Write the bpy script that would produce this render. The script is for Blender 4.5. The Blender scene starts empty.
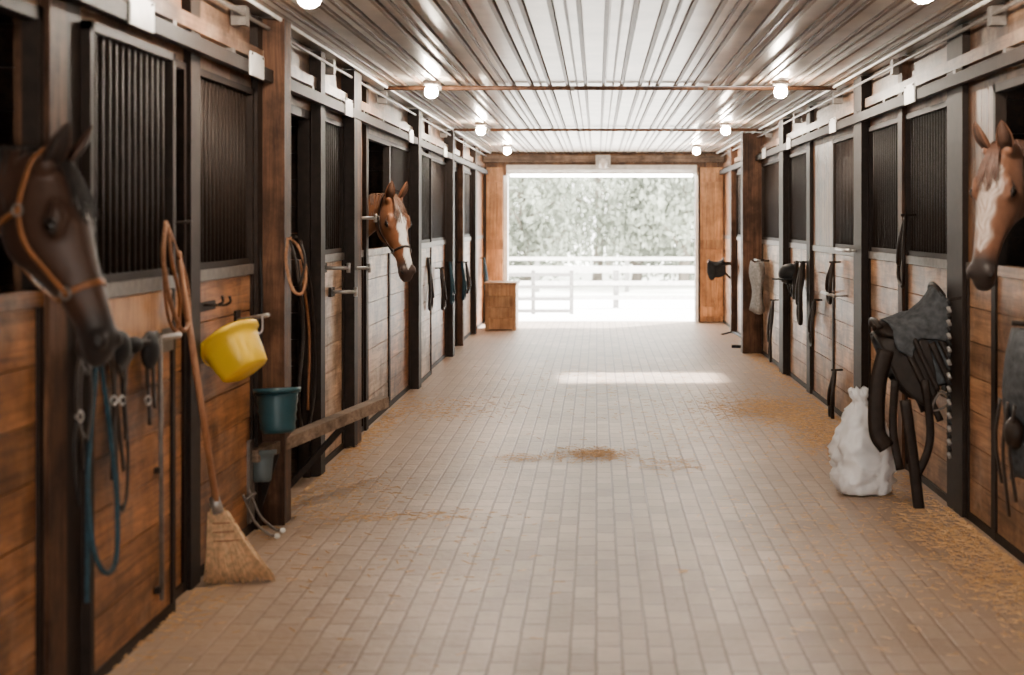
import bpy, math, random, bmesh
import numpy as np
from mathutils import Vector, Matrix, Euler, noise as mnoise
random.seed(7); rng=np.random.RandomState(3)
S=bpy.context.scene
F=1422.0; CZ=1.52; WL=1.70; WR=1.90; CEIL=2.55; YE=21.4
# ------------------------------------------------------------------ materials
MATS={}
def new_mat(name):
    m=bpy.data.materials.new(name); m.use_nodes=True
    nt=m.node_tree; b=nt.nodes['Principled BSDF']
    MATS[name]=m
    return m,nt,b
def simple(name,col,rough=.5,metal=0.,noise=.15,nscale=12,bump=0.,emit=None,es=0,spec=.5):
    m,nt,b=new_mat(name)
    b.inputs['Roughness'].default_value=rough; b.inputs['Metallic'].default_value=metal
    b.inputs['Specular IOR Level'].default_value=spec
    tc=nt.nodes.new('ShaderNodeTexCoord'); n=nt.nodes.new('ShaderNodeTexNoise')
    n.inputs['Scale'].default_value=nscale; n.inputs['Detail'].default_value=4
    nt.links.new(tc.outputs['Object'],n.inputs['Vector'])
    r=nt.nodes.new('ShaderNodeValToRGB')
    r.color_ramp.elements[0].position=.3; r.color_ramp.elements[1].position=.7
    r.color_ramp.elements[0].color=[c*(1-noise) for c in col]+[1]
    r.color_ramp.elements[1].color=[min(1,c*(1+noise)) for c in col]+[1]
    nt.links.new(n.outputs['Fac'],r.inputs['Fac']); nt.links.new(r.outputs['Color'],b.inputs['Base Color'])
    if bump:
        bp=nt.nodes.new('ShaderNodeBump'); bp.inputs['Strength'].default_value=bump; bp.inputs['Distance'].default_value=.01
        nt.links.new(n.outputs['Fac'],bp.inputs['Height']); nt.links.new(bp.outputs['Normal'],b.inputs['Normal'])
    if emit:
        b.inputs['Emission Color'].default_value=list(emit)+[1]; b.inputs['Emission Strength'].default_value=es
    return m
def wood(name,c0,c1,axis='y',rough=.45,dirt=.38,worn=.0,spec=.4):
    m,nt,b=new_mat(name); L=nt.links.new; N=nt.nodes.new
    b.inputs['Specular IOR Level'].default_value=spec
    tc=N('ShaderNodeTexCoord'); mp=N('ShaderNodeMapping'); geo=N('ShaderNodeNewGeometry')
    sc={'x':(1.6,30,30),'y':(30,1.6,30),'z':(30,30,1.6)}[axis]
    mp.inputs['Scale'].default_value=sc
    add=N('ShaderNodeVectorMath'); add.operation='ADD'
    ml=N('ShaderNodeVectorMath'); ml.operation='SCALE'; ml.inputs['Scale'].default_value=37.0
    cb=N('ShaderNodeCombineXYZ')
    for k in range(3): L(geo.outputs['Random Per Island'],cb.inputs[k])
    L(cb.outputs[0],ml.inputs[0]); L(tc.outputs['Object'],mp.inputs['Vector'])
    L(mp.outputs[0],add.inputs[0]); L(ml.outputs[0],add.inputs[1])
    n=N('ShaderNodeTexNoise'); n.inputs['Scale'].default_value=1.; n.inputs['Detail'].default_value=7; n.inputs['Roughness'].default_value=.7; n.inputs['Distortion'].default_value=.8
    L(add.outputs[0],n.inputs['Vector'])
    r=N('ShaderNodeValToRGB'); r.color_ramp.elements[0].position=.36; r.color_ramp.elements[1].position=.66
    r.color_ramp.elements[0].color=list(c0)+[1]; r.color_ramp.elements[1].color=list(c1)+[1]
    L(n.outputs['Fac'],r.inputs['Fac'])
    hs=N('ShaderNodeHueSaturation'); mr=N('ShaderNodeMapRange')
    mr.inputs['To Min'].default_value=.6; mr.inputs['To Max'].default_value=1.3
    L(geo.outputs['Random Per Island'],mr.inputs['Value']); L(mr.outputs[0],hs.inputs['Value']); L(r.outputs['Color'],hs.inputs['Color'])
    n2=N('ShaderNodeTexNoise'); n2.inputs['Scale'].default_value=3.6; n2.inputs['Detail'].default_value=8; n2.inputs['Roughness'].default_value=.65
    L(tc.outputs['Object'],n2.inputs['Vector'])
    r2=N('ShaderNodeValToRGB'); r2.color_ramp.elements[0].position=.38; r2.color_ramp.elements[1].position=.58
    r2.color_ramp.elements[0].color=(dirt,dirt*.95,dirt*.9,1); r2.color_ramp.elements[1].color=(1,1,1,1)
    L(n2.outputs['Fac'],r2.inputs['Fac'])
    mx=N('ShaderNodeMix'); mx.data_type='RGBA'; mx.blend_type='MULTIPLY'; mx.inputs['Factor'].default_value=1
    L(hs.outputs[0],mx.inputs['A']); L(r2.outputs['Color'],mx.inputs['B'])
    last=mx.outputs['Result']
    if worn>0:
        n3=N('ShaderNodeTexNoise'); n3.inputs['Scale'].default_value=3.7; n3.inputs['Detail'].default_value=9; n3.inputs['Roughness'].default_value=.75
        m5=N('ShaderNodeMapping'); m5.inputs['Location'].default_value=(5,3,9); L(tc.outputs['Object'],m5.inputs['Vector']); L(m5.outputs[0],n3.inputs['Vector'])
        r3=N('ShaderNodeValToRGB'); r3.color_ramp.elements[0].position=.5; r3.color_ramp.elements[1].position=.68
        r3.color_ramp.elements[0].color=(0,0,0,1); r3.color_ramp.elements[1].color=(worn,worn,worn,1)
        L(n3.outputs['Fac'],r3.inputs['Fac'])
        m3=N('ShaderNodeMix'); m3.data_type='RGBA'; m3.inputs['B'].default_value=(.64,.47,.33,1)
        L(r3.outputs['Color'],m3.inputs['Factor']); L(last,m3.inputs['A']); last=m3.outputs['Result']
    L(last,b.inputs['Base Color'])
    b.inputs['Roughness'].default_value=rough
    bp=N('ShaderNodeBump'); bp.inputs['Strength'].default_value=.3; bp.inputs['Distance'].default_value=.004
    L(n.outputs['Fac'],bp.inputs['Height']); L(bp.outputs['Normal'],b.inputs['Normal'])
    return m
wood_l=wood('wood_stall_orange',(.15,.055,.018),(.47,.20,.072),'y',worn=.22)
wood_r=wood('wood_stall_brown',(.20,.092,.043),(.50,.27,.135),'y',worn=.42)
wood_b=wood('wood_stall_bleached',(.30,.175,.10),(.62,.43,.28),'y',worn=.65)
wood_v=wood('wood_vertical',(.14,.060,.025),(.36,.175,.078),'z',spec=.25)
wood_p=wood('wood_post',(.050,.022,.012),(.16,.075,.038),'z',spec=.2,rough=.6)
wood_h=wood('wood_header',(.13,.064,.034),(.32,.175,.10),'y',worn=.3,spec=.25)
wood_x=wood('wood_door_leaf',(.38,.17,.065),(.74,.40,.18),'z',dirt=.6)
wood_t=wood('wood_grey',(.17,.115,.08),(.36,.26,.19),'x',spec=.2)
steel=simple('steel_dark',(.018,.011,.008),.6,0,.3,20,spec=.22)
galv=simple('steel_galvanised',(.36,.34,.32),.4,.5,.25,30)
galvd=simple('steel_weathered',(.15,.13,.115),.5,.3,.25,30)
white=simple('white_paint',(.78,.76,.73),.4)
ceilm=simple('ceiling_steel',(.50,.435,.37),.30,.4,.25,3)
ribm=simple('ceiling_rib',(.135,.082,.05),.45,.0,.3,6)
dirtm=simple('stall_bedding',(.12,.08,.05),.9,0,.4,9,.6)
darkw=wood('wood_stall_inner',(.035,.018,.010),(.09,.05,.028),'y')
leather=simple('leather_dark',(.018,.011,.008),.55,0,.3,25,.2,spec=.3)
leather_t=simple('leather_tan',(.22,.085,.032),.5,0,.25,25,.2,spec=.3)
rope_t=simple('rope_tan',(.27,.125,.06),.8,0,.3,60,.6)
rope_b=simple('rope_teal',(.012,.045,.065),.75,0,.3,60,.6)
yellow=simple('plastic_yellow',(.92,.58,.02),.42,0,.06,8)
teal=simple('plastic_teal',(.014,.055,.07),.4,0,.15,8)
blueg=simple('plastic_bluegrey',(.09,.12,.13),.45,0,.15,8)
black=simple('black_nylon',(.012,.012,.013),.6,0,.3,30,spec=.3)
padm=simple('fabric_greyblue',(.080,.086,.094),.95,0,.35,30,.5,spec=.1)
padl=simple('fabric_grey',(.28,.27,.26),.9,0,.3,40,.4)
bagm=simple('bag_white_plastic',(.90,.90,.92),.35,0,.05,14,.4)
strawm=simple('straw',(.60,.37,.18),.8,0,.3,30)
bristm=simple('broom_straw',(.76,.50,.28),.75,0,.3,50)
redm=simple('stitching_red',(.35,.12,.06),.7)
handm=wood('broom_handle_wood',(.36,.16,.08),(.55,.28,.15),'z',dirt=.7)
bulbm=simple('bulb_glass',(1,1,1),.3,0,0,1,0,(1,.86,.70),900)
tubem=simple('tube_lamp',(1,1,1),.3,0,0,1,0,(1,.97,.92),45)
leafm=simple('foliage',(.33,.36,.30),.8,0,.42,1.2,spec=.1)
barkm=simple('bark',(.22,.19,.16),.9,0,.3,6,.5)
grassm=simple('pasture_grass',(.70,.70,.63),.9,0,.10,.6)
gravelm=simple('gravel_yard',(.82,.81,.78),.9,0,.05,5)
hoofm=simple('hoof',(.03,.025,.02),.5)
eyem=simple('horse_eye_black',(.012,.008,.006),.08,0,.0,5)
nostm=simple('nostril_dark',(.012,.009,.009),.6,0,.0,5)
# floor pavers
fm,nt,b=new_mat('brick_pavers'); L=nt.links.new; N=nt.nodes.new
tc=N('ShaderNodeTexCoord'); sp=N('ShaderNodeSeparateXYZ'); cb=N('ShaderNodeCombineXYZ')
n0=N('ShaderNodeTexNoise'); n0.inputs['Scale'].default_value=9; n0.inputs['Detail'].default_value=2; L(tc.outputs['Object'],n0.inputs['Vector'])
v0=N('ShaderNodeVectorMath'); v0.operation='MULTIPLY_ADD'; v0.inputs[1].default_value=(.008,.014,0); L(n0.outputs['Color'],v0.inputs[0]); L(tc.outputs['Object'],v0.inputs[2])
L(v0.outputs[0],sp.inputs[0]); L(sp.outputs['Y'],cb.inputs['X']); L(sp.outputs['X'],cb.inputs['Y'])
br=N('ShaderNodeTexBrick'); br.inputs['Scale'].default_value=1; br.inputs['Brick Width'].default_value=.185; br.inputs['Row Height'].default_value=.092
br.inputs['Mortar Size'].default_value=.0075; br.inputs['Mortar Smooth'].default_value=.4; br.inputs['Bias'].default_value=0
br.inputs['Color1'].default_value=(.345,.255,.195,1); br.inputs['Color2'].default_value=(.51,.40,.325,1); br.inputs['Mortar'].default_value=(.165,.115,.082,1)
L(cb.outputs[0],br.inputs['Vector'])
n=N('ShaderNodeTexNoise'); n.inputs['Scale'].default_value=.9; n.inputs['Detail'].default_value=9; n.inputs['Roughness'].default_value=.68
L(tc.outputs['Object'],n.inputs['Vector'])
r=N('ShaderNodeValToRGB'); r.color_ramp.elements[0].position=.38; r.color_ramp.elements[1].position=.62
r.color_ramp.elements[0].color=(.68,.645,.61,1); r.color_ramp.elements[1].color=(1.1,1.09,1.08,1)
L(n.outputs['Fac'],r.inputs['Fac'])
mx=N('ShaderNodeMix'); mx.data_type='RGBA'; mx.blend_type='MULTIPLY'; mx.inputs['Factor'].default_value=1
L(br.outputs['Color'],mx.inputs['A']); L(r.outputs['Color'],mx.inputs['B'])
sp2=N('ShaderNodeSeparateXYZ'); L(tc.outputs['Object'],sp2.inputs[0])
ab=N('ShaderNodeMath'); ab.operation='ABSOLUTE'; sb=N('ShaderNodeMath'); sb.operation='SUBTRACT'; sb.inputs[1].default_value=.0
L(sp2.outputs['X'],sb.inputs[0]); L(sb.outputs[0],ab.inputs[0])
n4=N('ShaderNodeTexNoise'); n4.inputs['Scale'].default_value=2.2; n4.inputs['Detail'].default_value=10; n4.inputs['Roughness'].default_value=.75
L(tc.outputs['Object'],n4.inputs['Vector'])
ad=N('ShaderNodeMath'); ad.operation='MULTIPLY_ADD'; ad.inputs[1].default_value=.26
L(ab.outputs[0],ad.inputs[0]); L(n4.outputs['Fac'],ad.inputs[2])
r4=N('ShaderNodeValToRGB'); r4.color_ramp.elements[0].position=.62; r4.color_ramp.elements[1].position=.95
r4.color_ramp.elements[0].color=(.05,.05,.05,1); r4.color_ramp.elements[1].color=(.85,.85,.85,1)
L(ad.outputs[0],r4.inputs['Fac'])
m4=N('ShaderNodeMix'); m4.data_type='RGBA'; m4.inputs['B'].default_value=(.36,.245,.16,1)
L(r4.outputs['Color'],m4.inputs['Factor']); L(mx.outputs['Result'],m4.inputs['A']); L(m4.outputs['Result'],b.inputs['Base Color'])
b.inputs['Roughness'].default_value=.42
bp=N('ShaderNodeBump'); bp.inputs['Strength'].default_value=.5; bp.inputs['Distance'].default_value=.004; bp.invert=True
L(br.outputs['Fac'],bp.inputs['Height'])
bp2=N('ShaderNodeBump'); bp2.inputs['Strength'].default_value=.3; bp2.inputs['Distance'].default_value=.01
n5=N('ShaderNodeTexNoise'); n5.inputs['Scale'].default_value=25; L(tc.outputs['Object'],n5.inputs['Vector'])
L(n5.outputs['Fac'],bp2.inputs['Height']); L(bp.outputs['Normal'],bp2.inputs['Normal']); L(bp2.outputs['Normal'],b.inputs['Normal'])

# ------------------------------------------------------------------ mesh builder
def frame(d):
    d=Vector(d).normalized(); u=Vector((0,0,1)) if abs(d.z)<.9 else Vector((1,0,0))
    a=d.cross(u).normalized(); return a,d.cross(a).normalized()
class MB:
    def __init__(s): s.v=[]; s.f=[]; s.m=[]; s.mats=[]; s.sm=[]
    def mi(s,m):
        if m not in s.mats: s.mats.append(m)
        return s.mats.index(m)
    def add(s,vs,fs,m,smooth=False):
        o=len(s.v); s.v+= [tuple(p) for p in vs]; k=s.mi(m)
        for f in fs: s.f.append([i+o for i in f]); s.m.append(k); s.sm.append(smooth)
    def box(s,x0,x1,y0,y1,z0,z1,m):
        x0,x1=sorted((x0,x1)); y0,y1=sorted((y0,y1)); z0,z1=sorted((z0,z1))
        vs=[(x,y,z) for x in(x0,x1) for y in(y0,y1) for z in(z0,z1)]
        s.add(vs,[(0,1,3,2),(4,6,7,5),(0,4,5,1),(2,3,7,6),(0,2,6,4),(1,5,7,3)],m)
    def obox(s,p0,p1,w,h,m,up=(0,0,1)):
        p0=Vector(p0);p1=Vector(p1);d=(p1-p0).normalized();a=d.cross(Vector(up)).normalized();c=a.cross(d).normalized()
        vs=[p+a*(i*w/2)+c*(j*h/2) for p in(p0,p1) for i in(-1,1) for j in(-1,1)]
        s.add(vs,[(0,1,3,2),(4,6,7,5),(0,4,5,1),(2,3,7,6),(0,2,6,4),(1,5,7,3)],m)
    def rings(s,R,m,cap=True,smooth=True,closed=False):
        n=len(R[0]); vs=[p for r in R for p in r]; fs=[]
        K=len(R)
        for i in range(K if closed else K-1):
            for j in range(n):
                a=i*n+j;b_=i*n+(j+1)%n;c=((i+1)%K)*n+(j+1)%n;d=((i+1)%K)*n+j
                fs.append((a,b_,c,d))
        if cap and not closed: fs.append(tuple(range(n))[::-1]); fs.append(tuple((K-1)*n+j for j in range(n)))
        s.add(vs,fs,m,smooth)
    def cyl(s,p0,p1,r0,m,r1=None,n=10):
        r1=r0 if r1 is None else r1; p0=Vector(p0);p1=Vector(p1);a,c=frame(p1-p0)
        s.rings([[p+(a*math.cos(t)+c*math.sin(t))*r for t in [2*math.pi*k/n for k in range(n)]] for p,r in((p0,r0),(p1,r1))],m)
    def tube(s,pts,r,m,n=7,flat=1.,sub=6,r2=None,side=None):
        pts=[Vector(p) for p in pts]
        if sub>1 and len(pts)>2:
            P=[pts[0]*2-pts[1]]+pts+[pts[-1]*2-pts[-2]]; out=[]
            for i in range(1,len(P)-2):
                for k in range(sub):
                    t=k/sub; a,b_,c,d=P[i-1],P[i],P[i+1],P[i+2]
                    out.append(.5*((2*b_)+(c-a)*t+(2*a-5*b_+4*c-d)*t*t+(3*b_-a-3*c+d)*t**3))
            out.append(pts[-1]); pts=out
        R=[]; pa=None
        for i,p in enumerate(pts):
            d=(pts[min(i+1,len(pts)-1)]-pts[max(i-1,0)])
            if d.length<1e-6: d=Vector((0,0,1))
            d.normalize()
            if side is not None:
                a=Vector(side)-d*d.dot(Vector(side)); a.normalize()
            elif pa is None: a,_=frame(d)
            else: a=(pa-d*d.dot(pa)); a.normalize()
            pa=a; c=d.cross(a)
            rr=r if r2 is None else r+(r2-r)*i/(len(pts)-1)
            R.append([p+a*math.cos(t)*rr+c*math.sin(t)*rr*flat for t in [2*math.pi*k/n for k in range(n)]])
        s.rings(R,m)
    def ell(s,c,rad,m,M=None,nu=14,nv=9):
        c=Vector(c);R=[]
        for i in range(nv+1):
            ph=math.pi*(i/nv)*.998+.001; r=[]
            for j in range(nu):
                t=2*math.pi*j/nu; q=Vector((math.sin(ph)*math.cos(t)*rad[0],math.sin(ph)*math.sin(t)*rad[1],math.cos(ph)*rad[2]))
                if M: q=M@q
                r.append(c+q)
            R.append(r)
        s.rings(R,m)
    def lathe(s,prof,M,m,n=24,sq=2.,asp=1.,cap=False):
        R=[]
        for r,z in prof:
            ring=[]
            for j in range(n):
                t=2*math.pi*j/n; cx,sy=math.cos(t),math.sin(t)
                x=math.copysign(abs(cx)**(2/sq),cx)*r*asp; y=math.copysign(abs(sy)**(2/sq),sy)*r
                ring.append(M@Vector((x,y,z)))
            R.append(ring)
        s.rings(R,m,cap=cap)
    def obj(s,name,parent=None,M=None):
        me=bpy.data.meshes.new(name); me.from_pydata(s.v,[],s.f)
        for m in s.mats: me.materials.append(m)
        me.polygons.foreach_set('material_index',s.m); me.polygons.foreach_set('use_smooth',s.sm)
        bm=bmesh.new(); bm.from_mesh(me); bmesh.ops.recalc_face_normals(bm,faces=bm.faces); bm.to_mesh(me); bm.free()
        o=bpy.data.objects.new(name,me); S.collection.objects.link(o)
        if M is not None: o.matrix_world=M
        if parent: o.parent=parent
        return o
def P(px,py,d): return Vector(((px-597)/F*d,d,CZ-(py-221)/F*d))
def PL(px,py,off=.03):
    d=F*(WL-off)/(597-px); return P(px,py,d)
def PR(px,py,off=.03):
    d=F*(WR-off)/(px-597); return P(px,py,d)

# ------------------------------------------------------------------ shell
Y0=-3.0; XO=5.4
m=MB(); m.box(-WL-.05,WR+.05,Y0,YE+.2,-.06,0,fm); m.obj('floor')
m=MB(); m.box(-XO,-WL-.05,Y0,YE,-.06,-.005,dirtm); m.box(WR+.05,XO,Y0,YE,-.06,-.005,dirtm); m.obj('stall_floor')
m=MB()
m.box(-XO,XO,Y0,YE+.15,CEIL+.02,CEIL+.12,ceilm)
x=-WL; k=0
while x<WR:
    m.box(x,x+.104,Y0,YE,CEIL,CEIL+.02,ceilm)
    m.box(x+.106,x+.128,Y0,YE,CEIL-.016,CEIL+.02,ribm)
    if k%2: m.box(x+.046,x+.060,Y0,YE,CEIL-.010,CEIL,ribm)
    x+=.136; k+=1
m.obj('ceiling')
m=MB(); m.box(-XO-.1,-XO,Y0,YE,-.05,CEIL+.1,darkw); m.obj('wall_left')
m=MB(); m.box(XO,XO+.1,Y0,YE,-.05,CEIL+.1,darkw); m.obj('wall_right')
DX0,DX1,DZ=-1.34,1.475,2.20
m=MB()
for (a,c_) in((-XO,DX0),(DX1,XO)):
    xx=a
    while xx<c_-1e-3:
        m.box(xx,min(xx+.17,c_)-.004,YE,YE+.12,0,CEIL+.1,wood_v); xx+=.17
m.box(DX0,DX1,YE,YE+.12,DZ,CEIL+.1,wood_v)
m.obj('wall_back')
m=MB(); m.box(DX0-.02,DX1+.02,YE-.10,YE-.01,DZ,DZ+.16,white); m.box(-WL,WR,YE-.16,YE-.02,DZ+.20,DZ+.30,wood_t)
m.box(DX0-.06,DX0,YE-.08,YE+.14,0,DZ,white); m.box(DX1,DX1+.05,YE-.08,YE+.14,0,DZ,white); m.obj('trim_door_frame')
for (a,c_,yy) in((-WL+.02,DX0-.06,YE-.16),(DX1+.03,WR-.02,YE-.16)):
    m=MB(); k=3
    for i in range(k):
        w=(c_-a)/k; m.box(a+i*w,a+(i+1)*w-.004,yy-.04,yy,.02,DZ+.12,wood_x)
    for z in(.1,1.1,2.1): m.box(a,c_,yy-.065,yy-.04,z,z+.14,wood_x)
    m.box(a,a+.03,yy-.07,yy-.04,0.02,DZ+.12,steel)
    m.obj('barn_door')
m=MB()
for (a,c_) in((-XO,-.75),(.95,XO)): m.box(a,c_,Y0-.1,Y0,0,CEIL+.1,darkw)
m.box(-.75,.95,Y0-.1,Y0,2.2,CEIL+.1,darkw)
m.obj('wall_front_blocker')  # unseen wall behind the camera, added with a narrow opening to darken the near aisle
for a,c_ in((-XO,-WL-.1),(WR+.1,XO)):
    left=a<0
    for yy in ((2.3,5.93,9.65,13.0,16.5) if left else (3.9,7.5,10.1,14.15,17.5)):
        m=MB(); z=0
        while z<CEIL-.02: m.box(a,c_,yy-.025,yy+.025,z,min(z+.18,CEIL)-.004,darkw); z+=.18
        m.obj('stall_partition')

# ------------------------------------------------------------------ stall fronts
ZR=1.31; ZG=2.17
def sx(side,off): return -WL+off if side<0 else WR-off
def seg(side,y0,y1,t,w=None,prot=0.0):
    wd=w or (wood_l if side<0 else wood_r); m=MB()
    X=lambda o: sx(side,o)
    if t in('grille','door','open','vert'):
        o=.05 if t=='door' else 0
        nz=7; h=(ZR-.05-.04)/nz
        for i in range(nz): m.box(X(o-.035),X(o),y0+.02,y1-.02,.04+i*h,.04+(i+1)*h-.005,wd)
        m.box(X(o-.045),X(o+.012),y0,y1,ZR-.05,ZR,galvd if t!='open' else wd)
        m.box(X(o-.04),X(o+.01),y0,y1,.0,.04,steel)
        for yy in(y0,y1-.035): m.box(X(o-.04),X(o+.012),yy,yy+.035,0,ZR-.05,steel)
    if t in('grille','door'):
        for yy in(y0,y1-.035): m.box(X(o-.04),X(o+.012),yy,yy+.035,ZR,ZG,steel)
        m.box(X(o-.04),X(o+.012),y0,y1,ZG-.03,ZG,steel)
        m.box(X(o-.03),X(o+.0),y0,y1,ZR,ZR+.03,steel)
        k=int((y1-y0-.07)/.062); 
        for i in range(1,k):
            yy=y0+.035+(y1-y0-.07)*i/k; m.cyl((X(o-.015),yy,ZR),(X(o-.015),yy,ZG-.02),.0125,steel,n=6)
    if t=='vert':
        k=max(1,int((y1-y0)/.12)); 
        for i in range(k): m.box(X(-.03),X(0),y0+(y1-y0)*i/k,y0+(y1-y0)*(i+1)/k-.006,ZR,ZG,wood_v)
    if t=='open':
        for yy in(y0,y1-.04): m.box(X(-.04),X(.012),yy,yy+.04,ZR,ZG,steel)
        m.box(X(-.04),X(.012),y0,y1,ZG-.04,ZG,steel)
    if t=='gap':
        m.box(X(-.04),X(0),y0,y1,ZG-.05,ZG,steel)
        for yy in(y0,y1-.04): m.box(X(-.04),X(.0),yy,yy+.04,0,ZG,steel)
    name={'grille':'stall_front','door':'stall_door','open':'stall_window_front','vert':'stall_front','gap':'stall_doorway'}.get(t)
    if t=='dpost': m.box(X(-.08),X(.03+prot),y0,y1,0,CEIL-.02,steel); name='steel_post'
    if t=='wpost': m.box(X(-.08),X(.03+prot),y0,y1,0,CEIL-.02,wood_p); name='wood_post'
    if side<0 and abs(y0-4.60)<.01:
        m.box(X(.05),X(.062),4.66,5.48,1.10,1.255,wood_x)
    m.obj(name)
Lseg=[(-3,-1.2,'grille'),(-1.2,-1.05,'wpost'),(-1.05,1.0,'grille'),(1.0,1.12,'dpost'),(1.12,2.2,'door'),(2.2,2.36,'wpost'),(2.36,3.2,'grille'),(3.2,3.3,'dpost'),
 (3.3,4.34,'open'),(4.34,4.48,'wpost'),(4.48,4.60,'dpost'),(4.60,5.53,'door'),(5.53,5.85,'grille'),(5.85,5.99,'dpost'),(5.99,7.0,'grille'),(7.0,7.1,'dpost'),
 (7.1,7.25,'wpost',None,.11),(7.25,8.45,'gap'),(8.45,8.58,'dpost',None,.03),(8.58,9.5,'grille',wood_b),(9.5,9.62,'dpost',None,.05),(9.62,9.78,'wpost',None,.05),(9.78,10.3,'vert',wood_b),
 (10.3,10.4,'dpost'),(10.4,11.6,'open',wood_b),(11.6,12.85,'grille'),(12.85,13.05,'dpost',None,.06),(13.05,14.1,'door',wood_b),(14.1,14.3,'wpost'),(14.3,15.9,'grille'),(15.9,16.1,'dpost',None,.06),
 (16.1,17.3,'gap'),(17.3,17.45,'wpost',None,.04),(17.45,19.1,'grille',wood_b),(19.1,19.3,'dpost',None,.04),(19.3,YE-.02,'vert')]
Rseg=[(-3,-1.2,'grille'),(-1.2,-1.05,'wpost'),(-1.05,1.0,'door'),(1.0,1.12,'dpost'),(1.12,3.8,'grille'),(3.8,3.95,'wpost'),(3.95,5.3,'grille'),(5.3,5.45,'dpost'),
 (5.45,6.78,'open'),(6.78,7.28,'vert'),(7.28,7.6,'dpost',None,.0),(7.6,8.72,'grille'),(8.72,8.84,'wpost'),(8.84,9.9,'grille'),(9.9,10.2,'dpost',None,.03),
 (10.2,11.4,'grille'),(11.4,12.5,'vert'),(12.5,12.7,'dpost'),(12.7,14.0,'grille'),(14.0,14.3,'dpost',None,.04),(14.3,16.3,'grille',wood_b),(16.3,16.5,'wpost',None,.20),(16.5,17.6,'gap'),(17.6,17.8,'dpost',None,.05),(17.8,19.3,'grille'),(19.3,19.5,'wpost',None,.05),(19.5,YE-.02,'vert')]
for side,SG in((-1,Lseg),(1,Rseg)):
    for s_ in SG: seg(side,*s_)
    m=MB(); y=Y0
    while y<YE-.05:
        y2=min(y+2.4,YE-.02)
        m.box(sx(side,-.05),sx(side,-.002),y,y2-.004,ZG,ZG+.17,wood_h); m.box(sx(side,-.05),sx(side,-.01),y,y2-.004,ZG+.175,CEIL,wood_h); y=y2+.0
    m.box(sx(side,.0),sx(side,.035),Y0,YE-.3,ZG+.14,ZG+.20,wood_h)
    m.obj('trim_header')
    m=MB(); m.box(sx(side,.04),sx(side,.085),Y0+.02,YE-.3,ZG+.04,ZG+.10,steel)
    y=Y0+.4
    while y<YE-1: m.box(sx(side,-.0),sx(side,.06),y,y+.05,ZG+.09,ZG+.13,galvd); y+=.9
    m.obj('door_track')
    m=MB(); m.cyl((sx(side,.06),Y0+.02,CEIL-.07),(sx(side,.06),YE-.3,CEIL-.07),.010,galvd,n=8)
    m.cyl((sx(side,.12),Y0+.02,CEIL-.025),(sx(side,.12),YE-.3,CEIL-.025),.010,white,n=8)
    y=Y0+.8
    while y<YE-1: m.box(sx(side,.0),sx(side,.07),y,y+.07,CEIL-.12,CEIL-.03,galvd); y+=2.2
    m.obj('electrical_conduit')
for y in(10.7,15.6,4.0):
    m=MB(); m.cyl((-WL+.1,y,CEIL-.03),(WR-.1,y,CEIL-.03),.016,wood_p,n=8)
    for x in(-1.2,-.2,.8,1.4): m.box(x,x+.03,y-.02,y+.02,CEIL-.05,CEIL-.015,galvd)
    m.obj('conduit_pipe')
for side,yy,zz in((-1,4.9,2.2),(-1,6.6,2.2),(-1,9.1,2.2),(-1,12.2,2.2),(-1,15,2.2),(1,8.1,2.2),(1,10.8,2.2),(1,13.3,2.2),(1,15.3,2.2)):
    m=MB(); m.box(sx(side,.086),sx(side,.094),yy,yy+.26,zz+.0,zz+.11,white); 
    for q in(.02,.23): m.cyl((sx(side,.086),yy+q,zz+.10),(sx(side,.099),yy+q,zz+.10),.006,steel)
    m.obj('stall_sign')
for x,ys in((-1.2,(1.5,5.93,10.3,14.7,19.)),(1.33,(1.5,5.8,10.3,14.7,19.))):
    for y in ys:
        m=MB(); M=Matrix.Translation((x,y,0))
        m.lathe([(.0,CEIL-.012),(.06,CEIL-.014),(.062,CEIL-.03),(.05,CEIL-.05),(.028,CEIL-.055)],M,galvd,cap=True)
        m.lathe([(.026,CEIL-.056),(.042,CEIL-.068),(.048,CEIL-.095),(.042,CEIL-.122),(.02,CEIL-.138),(.001,CEIL-.141)],M,bulbm,cap=True)
        m.obj('barn_lamp')
m=MB(); m.box(-.02,.2,YE-.30,YE-.18,DZ+.12,DZ+.3,galv); m.lathe([(.001,0),(.05,0),(.06,.1),(.03,.14),(.001,.14)],Matrix.Translation((.09,YE-.36,DZ+.1)),white); m.obj('door_header_fixture')  # small fixture mounted on the header over the end doorway
m=MB(); m.cyl((DX0+.05,YE-.16,DZ-.0),(DX1-.05,YE-.16,DZ-.0),.022,tubem); m.box(DX0+.02,DX1-.02,YE-.19,YE-.13,DZ+.02,DZ+.05,white); m.obj('tube_light')

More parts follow.
